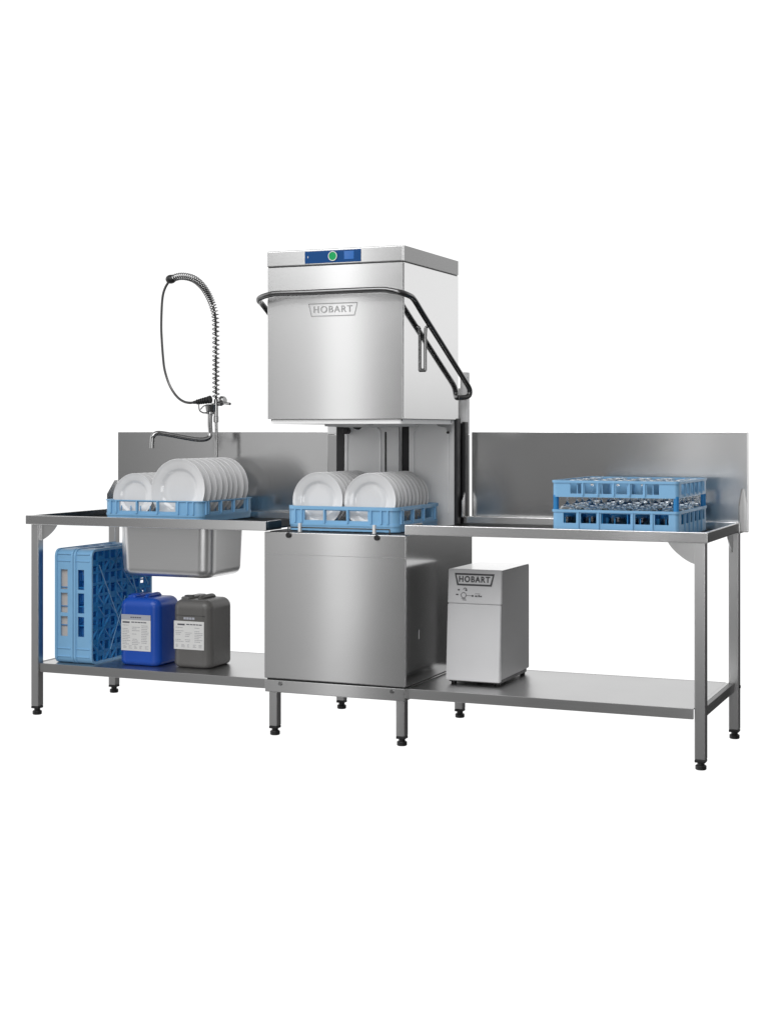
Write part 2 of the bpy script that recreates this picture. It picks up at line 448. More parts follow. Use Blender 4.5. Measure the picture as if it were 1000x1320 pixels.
def arc_gusset(parent, cx, cz, wx, wz, y, axis):
    """curved corner plate; axis 'x' runs along the bench front, 'y' along its end"""
    p = [(0, 0), (wx, 0)]
    for i in range(1, 8):
        t = i / 8; b = 1 + .35 * t * (1 - t) * 2
        p.append((wx * (1 - t) * b, -wz * t * b))
    p.append((0, -wz))
    if axis == 'x': pts = [(cx + a, y, cz + b) for a, b in p]; n = (0, 1, 0)
    else: pts = [(y, cx + a, cz + b) for a, b in p]; n = (1, 0, 0)
    gusset(parent, pts, n)

# left: sink bench
LB = thing('sink_bench', 'left steel bench with sunken sink bowl under a rack of plates', 'bench', (-1.2, .33, 0))
X0, X1 = -1.842, -.606
bm, _ = bench_top(LB, X0, X1)
box(bm, X0, X0 + .02, -.0305, .6555, .8768, .9172, .003)
box(bm, X1 - .016, X1, -.0305, .10, .8768, .9172, .003)
hx0, hx1, hy0, hy1 = -1.445, -.97, .105, .45
for a in ((X0 + .019, hx0, -.031, .656), (hx1, X1 - .001, -.031, .656), (hx0, hx1, -.031, hy0), (hx0, hx1, hy1, .656)):
    box(bm, *a, .881, .888, 0)
tabletop(bm, LB, 1)
splash(LB, X0 + .003, -.668)
obj('end_flange', B(-.6675, -.645, .708, .735, .872, 1.298, .003), 'inner', LB)
upstand(LB, X0, .004)
# sink bowl: outer and inner skins
bm = bmesh.new(); es = 8
def bowl(ins):
    rings = []
    x0, x1, y0, y1, z0, z1 = -1.452 + ins, -.963 - ins, .098 + ins, .456 - ins, .642 + ins, .8865
    rb, r = .038, .065
    rings.append(rrect(x0, x1, y0, y1, r, z1, 8))
    for i in range(es + 1):
        a = R(90 * i / es); q = rb * (1 - math.cos(a)); z = z0 + rb - rb * math.sin(a); tp = (z1 - z0 - rb) and .007
        rings.append(rrect(x0 + tp + q, x1 - tp - q, y0 + tp + q, y1 - tp - q, max(r - q, .012), z, 8))
    return rings
ro, ri = bowl(0), bowl(.004)
loft(bm, ro + list(reversed(ri)), False)
n_ = len(ro[0])
bm.verts.ensure_lookup_table()
nv = len(ro) * n_
bm.faces.new([bm.verts[(len(ro) - 1) * n_ + i] for i in range(n_)])
bm.faces.new([bm.verts[nv + i] for i in range(n_)]) if False else None
# top lip closes outer and inner skin
last = nv + (len(ri) - 1) * n_
for i in range(n_):
    j = (i + 1) % n_
    bm.faces.new((bm.verts[i], bm.verts[j], bm.verts[last + j], bm.verts[last + i]))
obj('sink_bowl', bm, 'sink', LB)
for cy in (.0, .640):
    leg(LB, -1.812, cy, .8760, .0205)
def shelf(parent, x0, x1, s0, s1):
    bm = bmesh.new()
    box(bm, x0, x1, -.012, .0, .197, .2385, .002)
    box(bm, x0, x1, .655, .667, .197, .2385, .002)
    box(bm, x0, x1, -.0005, .6555, .2335, .2378, 0)
    if s0 < x0: box(bm, s0, x0 + .0005, .021, .6185, .2335, .2378, 0)
    if s1 > x1: box(bm, x1 - .0005, s1, .0485, .657, .2335, .2378, 0)
    return obj('shelf', bm, 'shelf', parent)
shelf(LB, -1.791, -.621, -1.799, -.621)
arc_gusset(LB, -1.791, .8755, .09, .075, -.004, 'x')
arc_gusset(LB, .021, .8755, .07, .09, -1.814, 'y')
obj('side_rail', B(-1.826, -1.800, .021, .619, .197, .238, .003), 'leg', LB)

# right: clean-side bench
RB = thing('work_bench', 'right steel bench carrying the blue two-tier glass rack', 'bench', (.65, .33, 0))
X0, X1 = .032, 1.272
bm, _ = bench_top(RB, X0, X1)
box(bm, X1 - .02, X1, -.0305, .6555, .8768, .9172, .003)
box(bm, X0, X0 + .012, -.0305, .12, .8768, .9172, .003)
box(bm, X0 + .011, X1 - .019, -.031, .656, .881, .888, 0)
tabletop(bm, RB)
splash(RB, .050, X1 + .021)
upstand(RB, X1 - .003, .0045); upstand(RB, .034, .0045)
obj('end_apron', B(X1 - .003, X1 + .0035, .62, .735, .872, .916, .0015), 'end', RB)
for cx, cy in ((1.231, .026), (1.243, .680)): leg(RB, cx, cy, .8760, .0215)
shelf(RB, .024, 1.209, .024, 1.225)
arc_gusset(RB, 1.209, .8755, -.105, .085, .015, 'x')
arc_gusset(RB, .658, .8755, -.12, .085, 1.236, 'y')
obj('side_rail', B(1.226, 1.246, .048, .658, .199, .239, .003), 'leg', RB)
bm = bmesh.new(); cyl(bm, (1.2455, .052, .219), (1, 0, 0), .007, .006, 12); obj('bolt', bm, 'dark', RB)
bm = bmesh.new(); cyl(bm, (1.2640, .672, .222), (1, 0, 0), .007, .006, 12); obj('bolt', bm, 'dark', RB)

# ------------------------------------------------------------------ dish racks
def dish_rack(name, label, x0, y0, z0, w=.51, d=.50, h=.108):
    t = thing(name, label, 'rack', (x0 + w / 2, y0 + d / 2, z0), 'blue dish racks of plates')
    x1, y1, z1 = x0 + w, y0 + d, z0 + h
    fb = [.10, .305, .335, .555, .585, .785]
    sb = [.10, .30, .37, .59, .66, .88]
    bb = {'front': fb, 'back': [1 - q for q in reversed(fb)], 'right': sb, 'left': [1 - q for q in reversed(sb)]}
    bm = bmesh.new()
    grid_ring(bm, x0, x1, y0, y1, .040, .006, [z0 + .004, z0 + .048, z0 + .090, z0 + h - .004], bb, lambda s, k, z: z == 1 and k in (1, 3, 5))
    wall_ = bm; bm = bmesh.new()     # rims and posts stand proud of the wall
    grid_ring(bm, x0 - .005, x1 + .005, y0 - .005, y1 + .005, .043, .013, [z0 + .094, z1], {}, lambda *a: False)
    grid_ring(bm, x0 - .0025, x1 + .0025, y0 - .0025, y1 + .0025, .0415, .0105, [z0 + .026, z0 + .036], {}, lambda *a: False)
    obj('rim', bm, 'rack', t)
    bm = wall_; L = w - .08; D = d - .08
    for f in (0.0, .07, .320, .570, .82, .93, 1.0):
        x = x0 + .04 + L * f
        for yy in (y0 - .0065, y1 - .003): box(bm, x - .004, x + .004, yy, yy + .0095, z0 + .0362, z0 + .0935, .001, 1)
    for f in (.0, .05, .335, .625, .94):
        y = y0 + .04 + D * f
        for xx in (x0 - .0065, x1 - .003): box(bm, xx, xx + .0095, y - .004, y + .004, z0 + .0362, z0 + .0935, .001, 1)
    obj('rack_wall', bm, 'rack', t)
    bm = bmesh.new(); n = 10
    for i in range(1, n):
        x = x0 + w * i / n; box(bm, x - .004, x + .004, y0 + .005, y1 - .005, z0 + .002, z0 + .010, 0)
        y = y0 + d * i / n; box(bm, x0 + .005, x1 - .005, y - .004, y + .004, z0 + .001, z0 + .0095, 0)
    obj('base_grid', bm, 'rack', t)
    bm = bmesh.new()
    for i in range(1, n):
        for j in range(1, n):
            x = x0 + w * i / n; y = y0 + d * j / n + .02
            cyl(bm, (x, y, z0 + .006), (0, 0, 1), .004, .062, 8, .0025)
    pg = obj('pegs', bm, 'rack', t); pg['kind'] = 'stuff'
    return t
dish_rack('dish_rack', 'light blue plate rack with two rows of plates inside the open dishwasher', -.545, .03, .875)
dish_rack('dish_rack', 'light blue plate rack over the sink, holding big and small plates', -1.55, .148, .889, w=.516, d=.503, h=.098)

# ------------------------------------------------------------------ plates
def plate_mesh(r):
    bm = bmesh.new(); k = r / .12
    prof = [(0, .0035 * k), (.045 * k, .003 * k), (.068 * k, .0035 * k), (.074 * k, .005 * k), (.080 * k, .0095 * k), (.086 * k, .012 * k), (.105 * k, .0155 * k), (.117 * k, .0185 * k), (.1195 * k, .0200 * k), (.12 * k, .0185 * k),
            (.1185 * k, .0165 * k), (.105 * k, .0105 * k), (.088 * k, .0065 * k), (.078 * k, .001 * k), (.072 * k, -.002 * k), (.066 * k, -.002 * k), (.064 * k, .000 * k), (0, .000 * k)]
    lathe(bm, prof, 56)
    bmesh.ops.remove_doubles(bm, verts=bm.verts, dist=1e-5)
    bmesh.ops.recalc_face_normals(bm, faces=bm.faces)
    me = bpy.data.meshes.new('plate'); bm.to_mesh(me); bm.free()
    me.materials.append(M['china'])
    for p in me.polygons: p.use_smooth = True
    return me
ORD = ['frontmost', 'second', 'third', 'fourth', 'fifth', 'sixth', 'seventh', 'eighth', 'ninth', 'rearmost']
def plates(r, cx, y0, y1, n, zbase, tilt, label, group):
    me = plate_mesh(r)
    for i in range(n):
        o = bpy.data.objects.new('plate', me); COL.objects.link(o)
        y = y0 + (y1 - y0) * i / (n - 1) + random.uniform(-.002, .002)
        tl = tilt + random.uniform(-2.0, 2.0)
        o.rotation_euler = (R(90 - tl), 0, R(random.uniform(-1.2, 1.2)))
        zc = zbase + r * math.cos(R(tl))
        o.location = (cx + random.uniform(-.0025, .0025), y + r * math.sin(R(tl)), zc)
        w = ORD[i] if i < n - 1 else 'rearmost'
        tag(o, label % w, 'plate', group)
plates(.1185, -.414, .075, .455, 10, .8885, 5, '%s white plate of the left-hand row in the dishwasher rack', 'plates in the dishwasher rack')
plates(.1185, -.172, .07, .450, 10, .8885, 5, '%s white plate of the right-hand row in the dishwasher rack', 'plates in the dishwasher rack')
plates(.142, -1.175, .195, .605, 9, .893, 5, '%s large white plate in the rack over the sink', 'large plates over the sink')
plates(.107, -1.440, .225, .50, 6, .893, 6, '%s small white plate in the rack over the sink', 'small plates over the sink')

# ------------------------------------------------------------------ two-tier glass rack
GX0, GX1, GY0, GY1 = .642, 1.148, .012, .565
GR = thing('glass_rack', 'light blue two-tier rack of upturned stemmed glasses on the right bench', 'rack', ((GX0 + GX1) / 2, .28, .888))
def gring(z, bz, fw, sw):
    bm = bmesh.new()
    fb = [q for w in fw for q in w]; sb = [q for w in sw for q in w]
    bb = {'front': fb, 'back': [1 - q for q in reversed(fb)], 'right': sb, 'left': [1 - q for q in reversed(sb)]}
    grid_ring(bm, GX0, GX1, GY0, GY1, .018, .005, [z[0], bz[0], bz[1], z[1]], bb, lambda s, k, zi: zi == 1 and k % 2 == 1)
    grid_ring(bm, GX0 - .004, GX1 + .004, GY0 - .004, GY1 + .004, .02, .010, [z[1] - .0085, z[1] + .001], {}, lambda *a: False)
    for f in [(fw[i][1] + fw[i + 1][0]) / 2 for i in range(len(fw) - 1)]:
        x = GX0 + .018 + (GX1 - GX0 - .036) * f
        box(bm, x - .003, x + .003, GY0 - .0055, GY0 + .002, z[0] + .006, z[1] - .009, .001, 1)
    for f in [(sw[i][1] + sw[i + 1][0]) / 2 for i in range(len(sw) - 1)]:
        y = GY0 + .018 + (GY1 - GY0 - .036) * f
        box(bm, GX1 - .002, GX1 + .0055, y - .003, y + .003, z[0] + .006, z[1] - .009, .001, 1)
    return bm
sw = [(.06, .17), (.20, .33), (.36, .48), (.52, .64), (.67, .80), (.83, .94)]
lower = obj('lower_tier', gring((.889, .990), (.938, .978), [(.06, .17), (.21, .345), (.385, .635), (.675, .80), (.84, .955)], sw), 'rack', GR)
upper = obj('upper_tier', gring((1.041, 1.106), (1.055, 1.095), [(.12, .215), (.245, .345), (.375, .475), (.515, .615), (.645, .74), (.775, .875)], sw), 'rack', GR)
for x in (GX0 + .012, GX1 - .012):
    for y in (GY0 + .012, GY1 - .012):
        bm = bmesh.new(); cyl(bm, (x, y, .985), (0, 0, 1), .011, .064, 16); obj('post', bm, 'lattice', GR)
def dividers(z0, zt, mat, name, inset=.0):
    bm = bmesh.new()
    for i in range(1, 10):
        if i % 2 and name == 'upper_divider': continue
        x = GX0 + (GX1 - GX0) * i / 10; y = GY0 + (GY1 - GY0) * i / 10
        z1 = zt if i % 2 == 0 else zt - .018
        box(bm, x - .0016, x + .0016, GY0 + .005, GY1 - .005, z0, z1, 0)
        box(bm, GX0 + .005, GX1 - .005, y - .0015, y + .0015, z0 - .0007, z1 - .0009, 0)
    obj(name, bm, mat, GR)
dividers(.905, .978, 'lattice', 'lower_divider'); dividers(1.052, 1.094, 'rack', 'upper_divider')
bm = bmesh.new()
for i in range(0, 17):
    x = GX0 + .006 + (GX1 - GX0 - .012) * i / 16; y = GY0 + .006 + (GY1 - GY0 - .012) * i / 16
    box(bm, x - .003, x + .003, GY0 + .005, GY1 - .005, .8905, .8965, 0)
    box(bm, GX0 + .005, GX1 - .005, y - .003, y + .003, .8895, .8958, 0)
obj('base_grid', bm, 'lattice', GR)
# the glasses, rims down, feet up
def glass_mesh():
    bm = bmesh.new()
    out = [(.0330, 0), (.0385, .018), (.0415, .042), (.0415, .066), (.037, .088), (.027, .104), (.014, .112), (.0055, .118), (.0042, .130), (.0038, .155), (.0042, .185), (.0065, .196), (.018, .2015), (.031, .2045), (.0325, .2060), (.0315, .2075), (0, .2085)]
    inn = [(0, .108), (.013, .1072), (.026, .100), (.0352, .086), (.0397, .066), (.0397, .042), (.037, .018), (.0318, 0)]
    lathe(bm, inn + [(.0324, -.0006)] + out, 28)
    bmesh.ops.remove_doubles(bm, verts=bm.verts, dist=1e-5); bmesh.ops.recalc_face_normals(bm, faces=bm.faces)
    me = bpy.data.meshes.new('wine_glass'); bm.to_mesh(me); bm.free(); me.materials.append(M['glass'])
    for p in me.polygons: p.use_smooth = True
    return me
gm = glass_mesh()
rows = ['front', 'second', 'middle', 'fourth', 'back']; cols = ['leftmost', 'second', 'central', 'fourth', 'rightmost']
for j in range(5):
    for i in range(5):
        o = bpy.data.objects.new('wine_glass', gm); COL.objects.link(o)
        o.location = (GX0 + (GX1 - GX0) * (i + .5) / 5 + random.uniform(-.006, .006), GY0 + (GY1 - GY0) * (j + .5) / 5 + random.uniform(-.006, .006), .8972)
        o.rotation_euler = (R(random.uniform(-.8, .8)), R(random.uniform(-.8, .8)), random.uniform(0, 6))
        tag(o, 'upturned clear glass in the %s row of the two-tier rack, %s of the row' % (rows[j], cols[i]), 'glass', 'glasses in the two-tier rack')

# ------------------------------------------------------------------ two glass racks standing on edge under the sink
def edge_rack(label, x0, face):
    """rack standing on its side: thin along X, its grid facing +X"""
    w, y0, y1, z0, z1 = .100, .035, .545, .2385, .760
    t = thing('edge_rack', label, 'rack', (x0 + w / 2, .29, z0), 'blue racks standing on edge')
    # build lying down (u = z, v = y, t = x) with the ring helper, then stand it up
    def up(bm):
        for v in bm.verts: v.co = Vector((v.co.z, v.co.y, v.co.x))
        return bm
    fb = [.20, .40, .435, .635, .67, .87]
    br = {'front': fb, 'back': fb, 'left': fb, 'right': fb}
    bm = bmesh.new()
    lo, hi = (.030, .068) if face == 0 else (.022, .055)
    grid_ring(bm, z0, z1, y0, y1, .032, .006, [x0 + .002, x0 + lo, x0 + hi, x0 + w - .003], br, lambda s, k, z: z == 1 and k in (1, 3, 5))
    wall_ = up(bm)
    bm = bmesh.new()
    grid_ring(bm, z0 - .001, z1 + .003, y0 - .004, y1 + .004, .034, .011, [x0 + .0005, x0 + .012], {}, lambda *a: False)
    grid_ring(bm, z0 - .001, z1 + .003, y0 - .004, y1 + .004, .034, .011, [x0 + w - .012, x0 + w - .001], {}, lambda *a: False)
    obj('rim', up(bm), 'rack', t)
    bm = wall_
    for f in (.06, .13, .90, .96):
        z = z0 + (z1 - z0) * f; box(bm, x0 + .014, x0 + w - .014, y0 - .003, y0 + .003, z - .0025, z + .0025, .001, 1)
    obj('rack_wall', bm, 'rack', t)
    if face == 0: obj('added_backing', B(x0 + .020, x0 + .080, y0 + .012, y0 + .016, z0 + .09, z1 - .06, .001), 'walltone', t)  # added panel, coloured like the wall visible through these windows
    bm = bmesh.new(); n = 10; xf = x0 + w - .010
    D, Hh = (y1 - y0), (z1 - z0)
    for i in range(1, n):
        y = y0 + D * i / n; z = z0 + Hh * i / n
        box(bm, xf, xf + .006, y - .006, y + .006, z0 + .005, z1 - .005, 0)
        box(bm, xf - .0007, xf + .0053, y0 + .005, y1 - .005, z - .006, z + .006, 0)
    # plates and diagonals that leave only small holes
    for i in range(n):
        for j in range(n):
            if i in (0, n - 1) and j in (0, n - 1): continue
            yc = y0 + D * (i + .5) / n; zc = z0 + Hh * (j + .5) / n; s = random.choice((1, -1))
            if random.random() < (.42 if face else .0):
                a = Vector((xf + .002, yc - s * .026, zc - .026)); b = Vector((xf + .002, yc + s * .026, zc + .026))
                tube(bm, [a, b], .0065, 6, 0)
            if random.random() < (.42 if face else .05):
                k = random.random()
                box(bm, xf + .0006, xf + .0044, yc - .0255, yc + .0255, zc - .0255 + .03 * (k > .5), zc + .0255 - .03 * (k <= .5) , 0)
    obj('base_grid', bm, 'lattice', t)
    bm = bmesh.new()
    for i in range(1, 6):
        y = y0 + D * i / 6; z = z0 + Hh * i / 6
        box(bm, x0 + .022, xf - .002, y - .0016, y + .0016, z0 + .007, z1 - .007, 0)
        box(bm, x0 + .0228, xf - .003, y0 + .007, y1 - .007, z - .0016, z + .0016, 0)
    obj('divider', bm, 'lattice', t)
    bm = bmesh.new()     # long diagonal ribs across the grid
    for ya, za, yb_, zb_ in ((.12, .86, .42, .38), (.42, .38, .62, .05), (.55, .95, .78, .50), (.30, .10, .55, .55), (.72, .92, .95, .62)):
        tube(bm, [(xf + .006, y0 + D * ya, z0 + Hh * za), (xf + .006, y0 + D * yb_, z0 + Hh * zb_)], .0026, 6, 0)
    obj('stiffener', bm, 'rack', t)
    return t
edge_rack('outer blue rack standing on edge beside the left front bench leg', -1.738, 0)
edge_rack('inner blue rack standing on edge, its grid face towards the blue canister', -1.636, 1)

# ------------------------------------------------------------------ canisters
def canister(label, mat, x0, y0, w, d, h, z0, lab, seed):
    rnd = random.Random(seed)
    t = thing('canister', label, 'canister', (x0 + w / 2, y0 + d / 2, z0), 'chemical canisters on the lower shelf')
    x1, y1, z1 = x0 + w, y0 + d, z0 + h
    bm = bmesh.new(); rbox(bm, x0, x1, y0, y1, z0, z1 - .006, .042, .022, .040, 8, 8)
    bd = obj('body', bm, mat, t)
    bm = bmesh.new()   # moulded shoulders and handle bridge on the top
    rbox(bm, x0 + .028, x0 + .075, y0 + .03, y1 - .03, z1 - .012, z1 + .004, .014, .003, .006)
    tube(bm, [(x0 + .118, y0 + .050, z1 - .012), (x0 + .118, y0 + .066, z1 - .001), (x0 + .118, y0 + .11, z1 + .0), (x0 + .118, y1 - .060, z1 - .001), (x0 + .118, y1 - .045, z1 - .012)], .011, 12, 6)
    obj('carry_handle', bm, mat, t)
    bm = bmesh.new(); cyl(bm, (x0 + .05, y0 + .075, z1 - .004), (0, 0, 1), .022, .012, 28)
    for k in range(20):
        a = k * math.pi / 10; box(bm, x0 + .05 + .0215 * math.cos(a) - .0012, x0 + .05 + .0215 * math.cos(a) + .0012, y0 + .075 + .0215 * math.sin(a) - .0012, y0 + .075 + .0215 * math.sin(a) + .0012, z1 - .003, z1 + .006, 0)
    obj('cap', bm, mat if mat != 'grey' else 'dark', t)
    lx0, lx1, lz0, lz1, band = lab; yl = y0 - .0006
    lb = obj('paper_label', B(lx0, lx1, yl - .0006, yl + .001, lz0, lz1, 0), 'paper', t)
    if band:
        obj('label_band', B(lx0, lx1, yl - .0011, yl + .0005, lz1 - .024, lz1, 0), 'paperband', lb)
        bm = bmesh.new(); W = lx1 - lx0
        for k in range(5):
            a = lx0 + W * (.32 + .075 * k); box(bm, a, a + W * .055, yl - .0016, yl - .0004, lz1 - .015, lz1 - .010, 0)
        obj('band_print', bm, 'ink', lb)
    top = lz1 - (.028 if band else .008); W = lx1 - lx0
    bm = bmesh.new(); x = lx0 + W * (.05 if band else .12)
    for k, wd in enumerate((.24, .02, .10, .08, .09, .07, .10)):
        if k != 1:
            box(bm, x, x + W * wd, yl - .0011, yl, top - (.011 if k == 0 else .0085), top - .004, 0)
        x += W * (wd + .018)
    obj('heading_print', bm, 'ink', lb)
    bm = bmesh.new()
    for c in range(3):
        xa = lx0 + W * (.05 + .32 * c)
        for r_ in range(13):
            if rnd.random() < .18: continue
            z = top - .020 - r_ * .0078; 
            if z < lz0 + .030: continue
            xx = xa + W * (.02 if c == 1 and r_ % 4 == 0 else 0); end = xa + W * rnd.uniform(.15, .275)
            while xx < end - W * .02:
                wd = W * rnd.uniform(.025, .07); box(bm, xx, min(xx + wd, end), yl - .0010, yl, z - .0022, z, 0); xx += wd + W * .010
    for k in range(5):
        xa = lx0 + W * (.06 + .19 * k + rnd.uniform(-.01, .01))
        for q in range(3):
            box(bm, xa, xa + W * rnd.uniform(.05, .12), yl - .0010, yl, lz0 + .012 + q * .0052 - .0016, lz0 + .012 + q * .0052, 0)
    obj('small_print', bm, 'inklight', lb)
    return t
canister('blue plastic canister with white paper label, in front of the edge-standing racks', 'blue', -1.435, .09, .208, .215, .312, .238, (-1.417, -1.262, .306, .470, True), 3)
cn = canister('dark grey plastic canister with white paper label, right of the blue canister', 'grey', -1.172, .12, .196, .225, .312, .238, (-1.158, -1.004, .322, .449, False), 5)
bm = bmesh.new()
for k in range(4): box(bm, -1.108 + k * .0145, -1.096 + k * .0145, .1185, .121, .4565, .4665, 0)
obj('blue_print', bm, 'paperband', cn)
obj('crease', B(-1.150, -1.000, .1192, .1215, .474, .4755, 0), 'dark', cn)

# ------------------------------------------------------------------ water treatment box
WB = thing('water_treatment_box', 'pale grey upright water treatment box on the right bench lower shelf', 'appliance', (.25, .39, .238))
def slab(x0, x1, y_lo, y_hi, y_back, z0, z1):
    bm = bmesh.new(); poly_prism(bm, [(x0, y_lo, z0), (x0, y_hi, z1), (x0, y_back, z1), (x0, y_back, z0)], (1, 0, 0), x1 - x0)
    bmesh.ops.bevel(bm, geom=list(bm.edges), offset=.003, segments=2, affect='EDGES'); return bm
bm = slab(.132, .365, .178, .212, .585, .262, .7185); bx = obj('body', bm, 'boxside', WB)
obj('top_plate', B(.1335, .3635, .216, .583, .717, .7202, .001), 'boxtop', WB)
def fy(z, off=0): return .172 + (.204 - .172) * (z - .262) / (.719 - .262) - off
bm = slab(.129, .366, fy(.2545), fy(.575), .200, .2545, .575); fr = obj('front_panel', bm, 'box', WB)
bm = slab(.129, .366, fy(.5765), fy(.7205), .215, .5765, .7205); fu = obj('fascia', bm, 'box', WB)
def tilt_front(o, zr):
    """lean lettering parts onto the sloping fascia"""
    a = math.atan((.204 - .172) / (.719 - .262))
    off = Vector(WB.location)
    piv = Vector((0, fy(zr), zr)) - off
    o.data.transform(Matrix.Translation(piv) @ Matrix.Rotation(-a, 4, 'X') @ Matrix.Translation(-piv))
e = emblem(fu, .158, .335, .652, .704, fy(.678) - .0002, 'etch', 'etch', .012, .0075, .001, .032)
for o in list(fu.children): tilt_front(o, .678)
bm = bmesh.new(); yb = fy(.597) - .0006
def strip(x, z, w, h): box(bm, x - w / 2, x + w / 2, yb - .0004, yb + .0006, z - h / 2, z + h / 2, 0)
# little drawing: a knob with dots round it and a caption line
cx, cz = .200, .622
def ring_(cx, cz, r, k0=0, k1=24, lw=.0014):
    for k in range(k0, k1):
        a = k * 2 * math.pi / 24; strip(cx + r * math.cos(a), cz + r * math.sin(a), lw * 1.6, lw * 1.6)
ring_(cx, .612, .011); ring_(cx + .006, .635, .007, 2, 12)
for x, z, w, h in ((.178, .634, .008, .006), (.171, .614, .010, .005), (.211, .6335, .008, .006), (.240, .6105, .008, .006), (.256, .610, .010, .0055), (.268, .611, .006, .0075), (.277, .6095, .007, .005), (.222, .611, .026, .0012), (.200, .597, .020, .0018), (.204, .592, .018, .0014), (.262, .620, .022, .0012)):
    strip(x, z, w, h)
pr = obj('fascia_print', bm, 'etch', fu, False); tilt_front(pr, .612)
for x, y in ((.150, .215), (.345, .215), (.345, .55), (.150, .55)):
    bm = bmesh.new(); cyl(bm, (x, y, .238), (0, 0, 1), .012, .0255, 16); obj('foot', bm, 'dark', WB)
obj('kick_plate', B(.137, .361, .190, .56, .2475, .2625, .001), 'dark', WB)

# ------------------------------------------------------------------ pre-rinse faucet
FA = thing('spray_faucet', 'chrome pre-rinse spray faucet with tall spring hose over the sink', 'faucet', (-1.20, .60, .888))
YF = .60
bm = bmesh.new(); tube(bm, [(-1.207, YF, .888), (-1.208, YF, 1.10), (-1.209, YF, 1.30), (-1.211, YF, 1.372)], .0078, 12, 4)
cyl(bm, (-1.207, YF, .888), (0, 0, 1), .024, .012, 24); cyl(bm, (-1.211, YF, 1.345), (0, 0, 1), .0125, .03, 20)
obj('riser', bm, 'chrome', FA)
bm = bmesh.new()   # valve body, collars, nut
cyl(bm, (-1.243, YF, 1.385), (0, 0, 1), .022, .012, 24); cyl(bm, (-1.2425, YF, 1.375), (0, 0, 1), .013, .012, 20)
cyl(bm, (-1.236, YF, 1.396), (0, 0, 1), .027, .036, 24, .031); cyl(bm, (-1.211, YF, 1.372), (0, 0, 1), .011, .085, 20)
cyl(bm, (-1.218, YF, 1.415), (0, 0, 1), .017, .022, 6)
obj('valve_body', bm, 'chrome', FA)
bm = bmesh.new(); cyl(bm, (-1.196, YF, 1.436), (.96, -.25, -.04), .012, .020, 20)
cyl(bm, (-1.178, YF - .006, 1.449), (.96, -.25, .1), .023, .022, 20, .019)
tube(bm, [(-1.175, YF - .012, 1.442), (-1.15, YF - .020, 1.437), (-1.118, YF - .030, 1.433)], .0065, 10, 5)
obj('lever', bm, 'chrome', FA)
# swivel spout
sp = [(-1.241, .595, 1.39), (-1.240, .592, 1.34), (-1.236, .588, 1.288), (-1.246, .572, 1.267), (-1.275, .545, 1.263), (-1.32, .50, 1.272), (-1.375, .45, 1.286), (-1.408, .415, 1.293), (-1.425, .40, 1.291), (-1.434, .39, 1.277), (-1.436, .387, 1.25), (-1.436, .386, 1.222)]
bm = bmesh.new(); tube(bm, sp, .0118, 14, 7); obj('spout', bm, 'chrome', FA)
# spring and the hose inside it
core = [(-1.211, YF, 1.455), (-1.212, YF, 1.56), (-1.212, YF, 1.68), (-1.213, YF, 1.80), (-1.216, YF, 1.86), (-1.228, YF, 1.905), (-1.252, YF, 1.957), (-1.285, YF, 2.003), (-1.328, YF, 2.037), (-1.375, YF, 2.053), (-1.42, YF, 2.055), (-1.455, YF, 2.046)]
C_ = catmull(core, 14)
bm = bmesh.new(); tube(bm, core, .0056, 10, 8); obj('inner_hose', bm, 'dark', FA)
acc = [0]
for a, b in zip(C_, C_[1:]): acc.append(acc[-1] + (b - a).length)
def along(s):
    s = min(max(s, 0), acc[-1] - 1e-6)
    for i in range(len(acc) - 1):
        if acc[i + 1] >= s:
            f = (s - acc[i]) / (acc[i + 1] - acc[i]); return C_[i].lerp(C_[i + 1], f), (C_[i + 1] - C_[i]).normalized()
hel = []; s = .004; ph = 0
while s < acc[-1]:
    p, t = along(s); v = Vector((0, 1, 0)); u = v.cross(t).normalized()
    hel.append(p + (u * math.cos(ph) + v * math.sin(ph)) * .0165)
    pitch = .0215 if s < .36 else .0215 - min(1, (s - .36) / .12) * .0105
    ph += 2 * math.pi / 14; s += pitch / 14
bm = bmesh.new(); tube(bm, hel, .0030, 6, 0); obj('spring', bm, 'chrome', FA)
bm = bmesh.new(); bmesh.ops.create_uvsphere(bm, u_segments=20, v_segments=14, radius=.024)
bmesh.ops.transform(bm, matrix=Matrix.Translation((-1.462, YF, 2.044)) @ Matrix.Diagonal((1.1, 1, .92, 1)), verts=bm.verts)
obj('spring_end', bm, 'dark', FA)
hose = [(-1.470, YF, 2.036), (-1.490, YF - .004, 2.005), (-1.502, YF - .008, 1.965), (-1.506, YF - .012, 1.90), (-1.506, YF - .016, 1.81), (-1.500, YF - .02, 1.74), (-1.494, YF - .022, 1.68), (-1.484, YF - .024, 1.61), (-1.464, YF - .026, 1.55), (-1.438, YF - .028, 1.503), (-1.405, YF - .03, 1.466), (-1.372, YF - .03, 1.446), (-1.34, YF - .03, 1.440), (-1.312, YF - .03, 1.442)]
bm = bmesh.new(); tube(bm, hose, .0062, 10, 6); obj('hose', bm, 'handle', FA)
bm = bmesh.new()
ph_ = catmull([(-1.318, YF - .03, 1.4415), (-1.29, YF - .03, 1.4445), (-1.26, YF - .03, 1.4490), (-1.228, YF - .028, 1.4545)], 8)
tube(bm, ph_, .01, 16, 0, [.0075 + .0075 * (i / (len(ph_) - 1)) for i in range(len(ph_))])
for k in range(7):
    p = ph_[6 + k * 3]; cyl(bm, p - Vector((.002, 0, 0)), (1, 0, .12), .0125 + .0012 * k, .005, 18)
obj('spray_head', bm, 'dark', FA)
bm = bmesh.new(); tube(bm, [(-1.29, YF - .03, 1.435), (-1.285, YF - .03, 1.405), (-1.268, YF - .026, 1.392), (-1.25, YF - .02, 1.392)], .0035, 8, 6)
tube(bm, [(-1.28, YF - .028, 1.408), (-1.262, YF - .028, 1.424), (-1.235, YF - .028, 1.428)], .003, 8, 5)
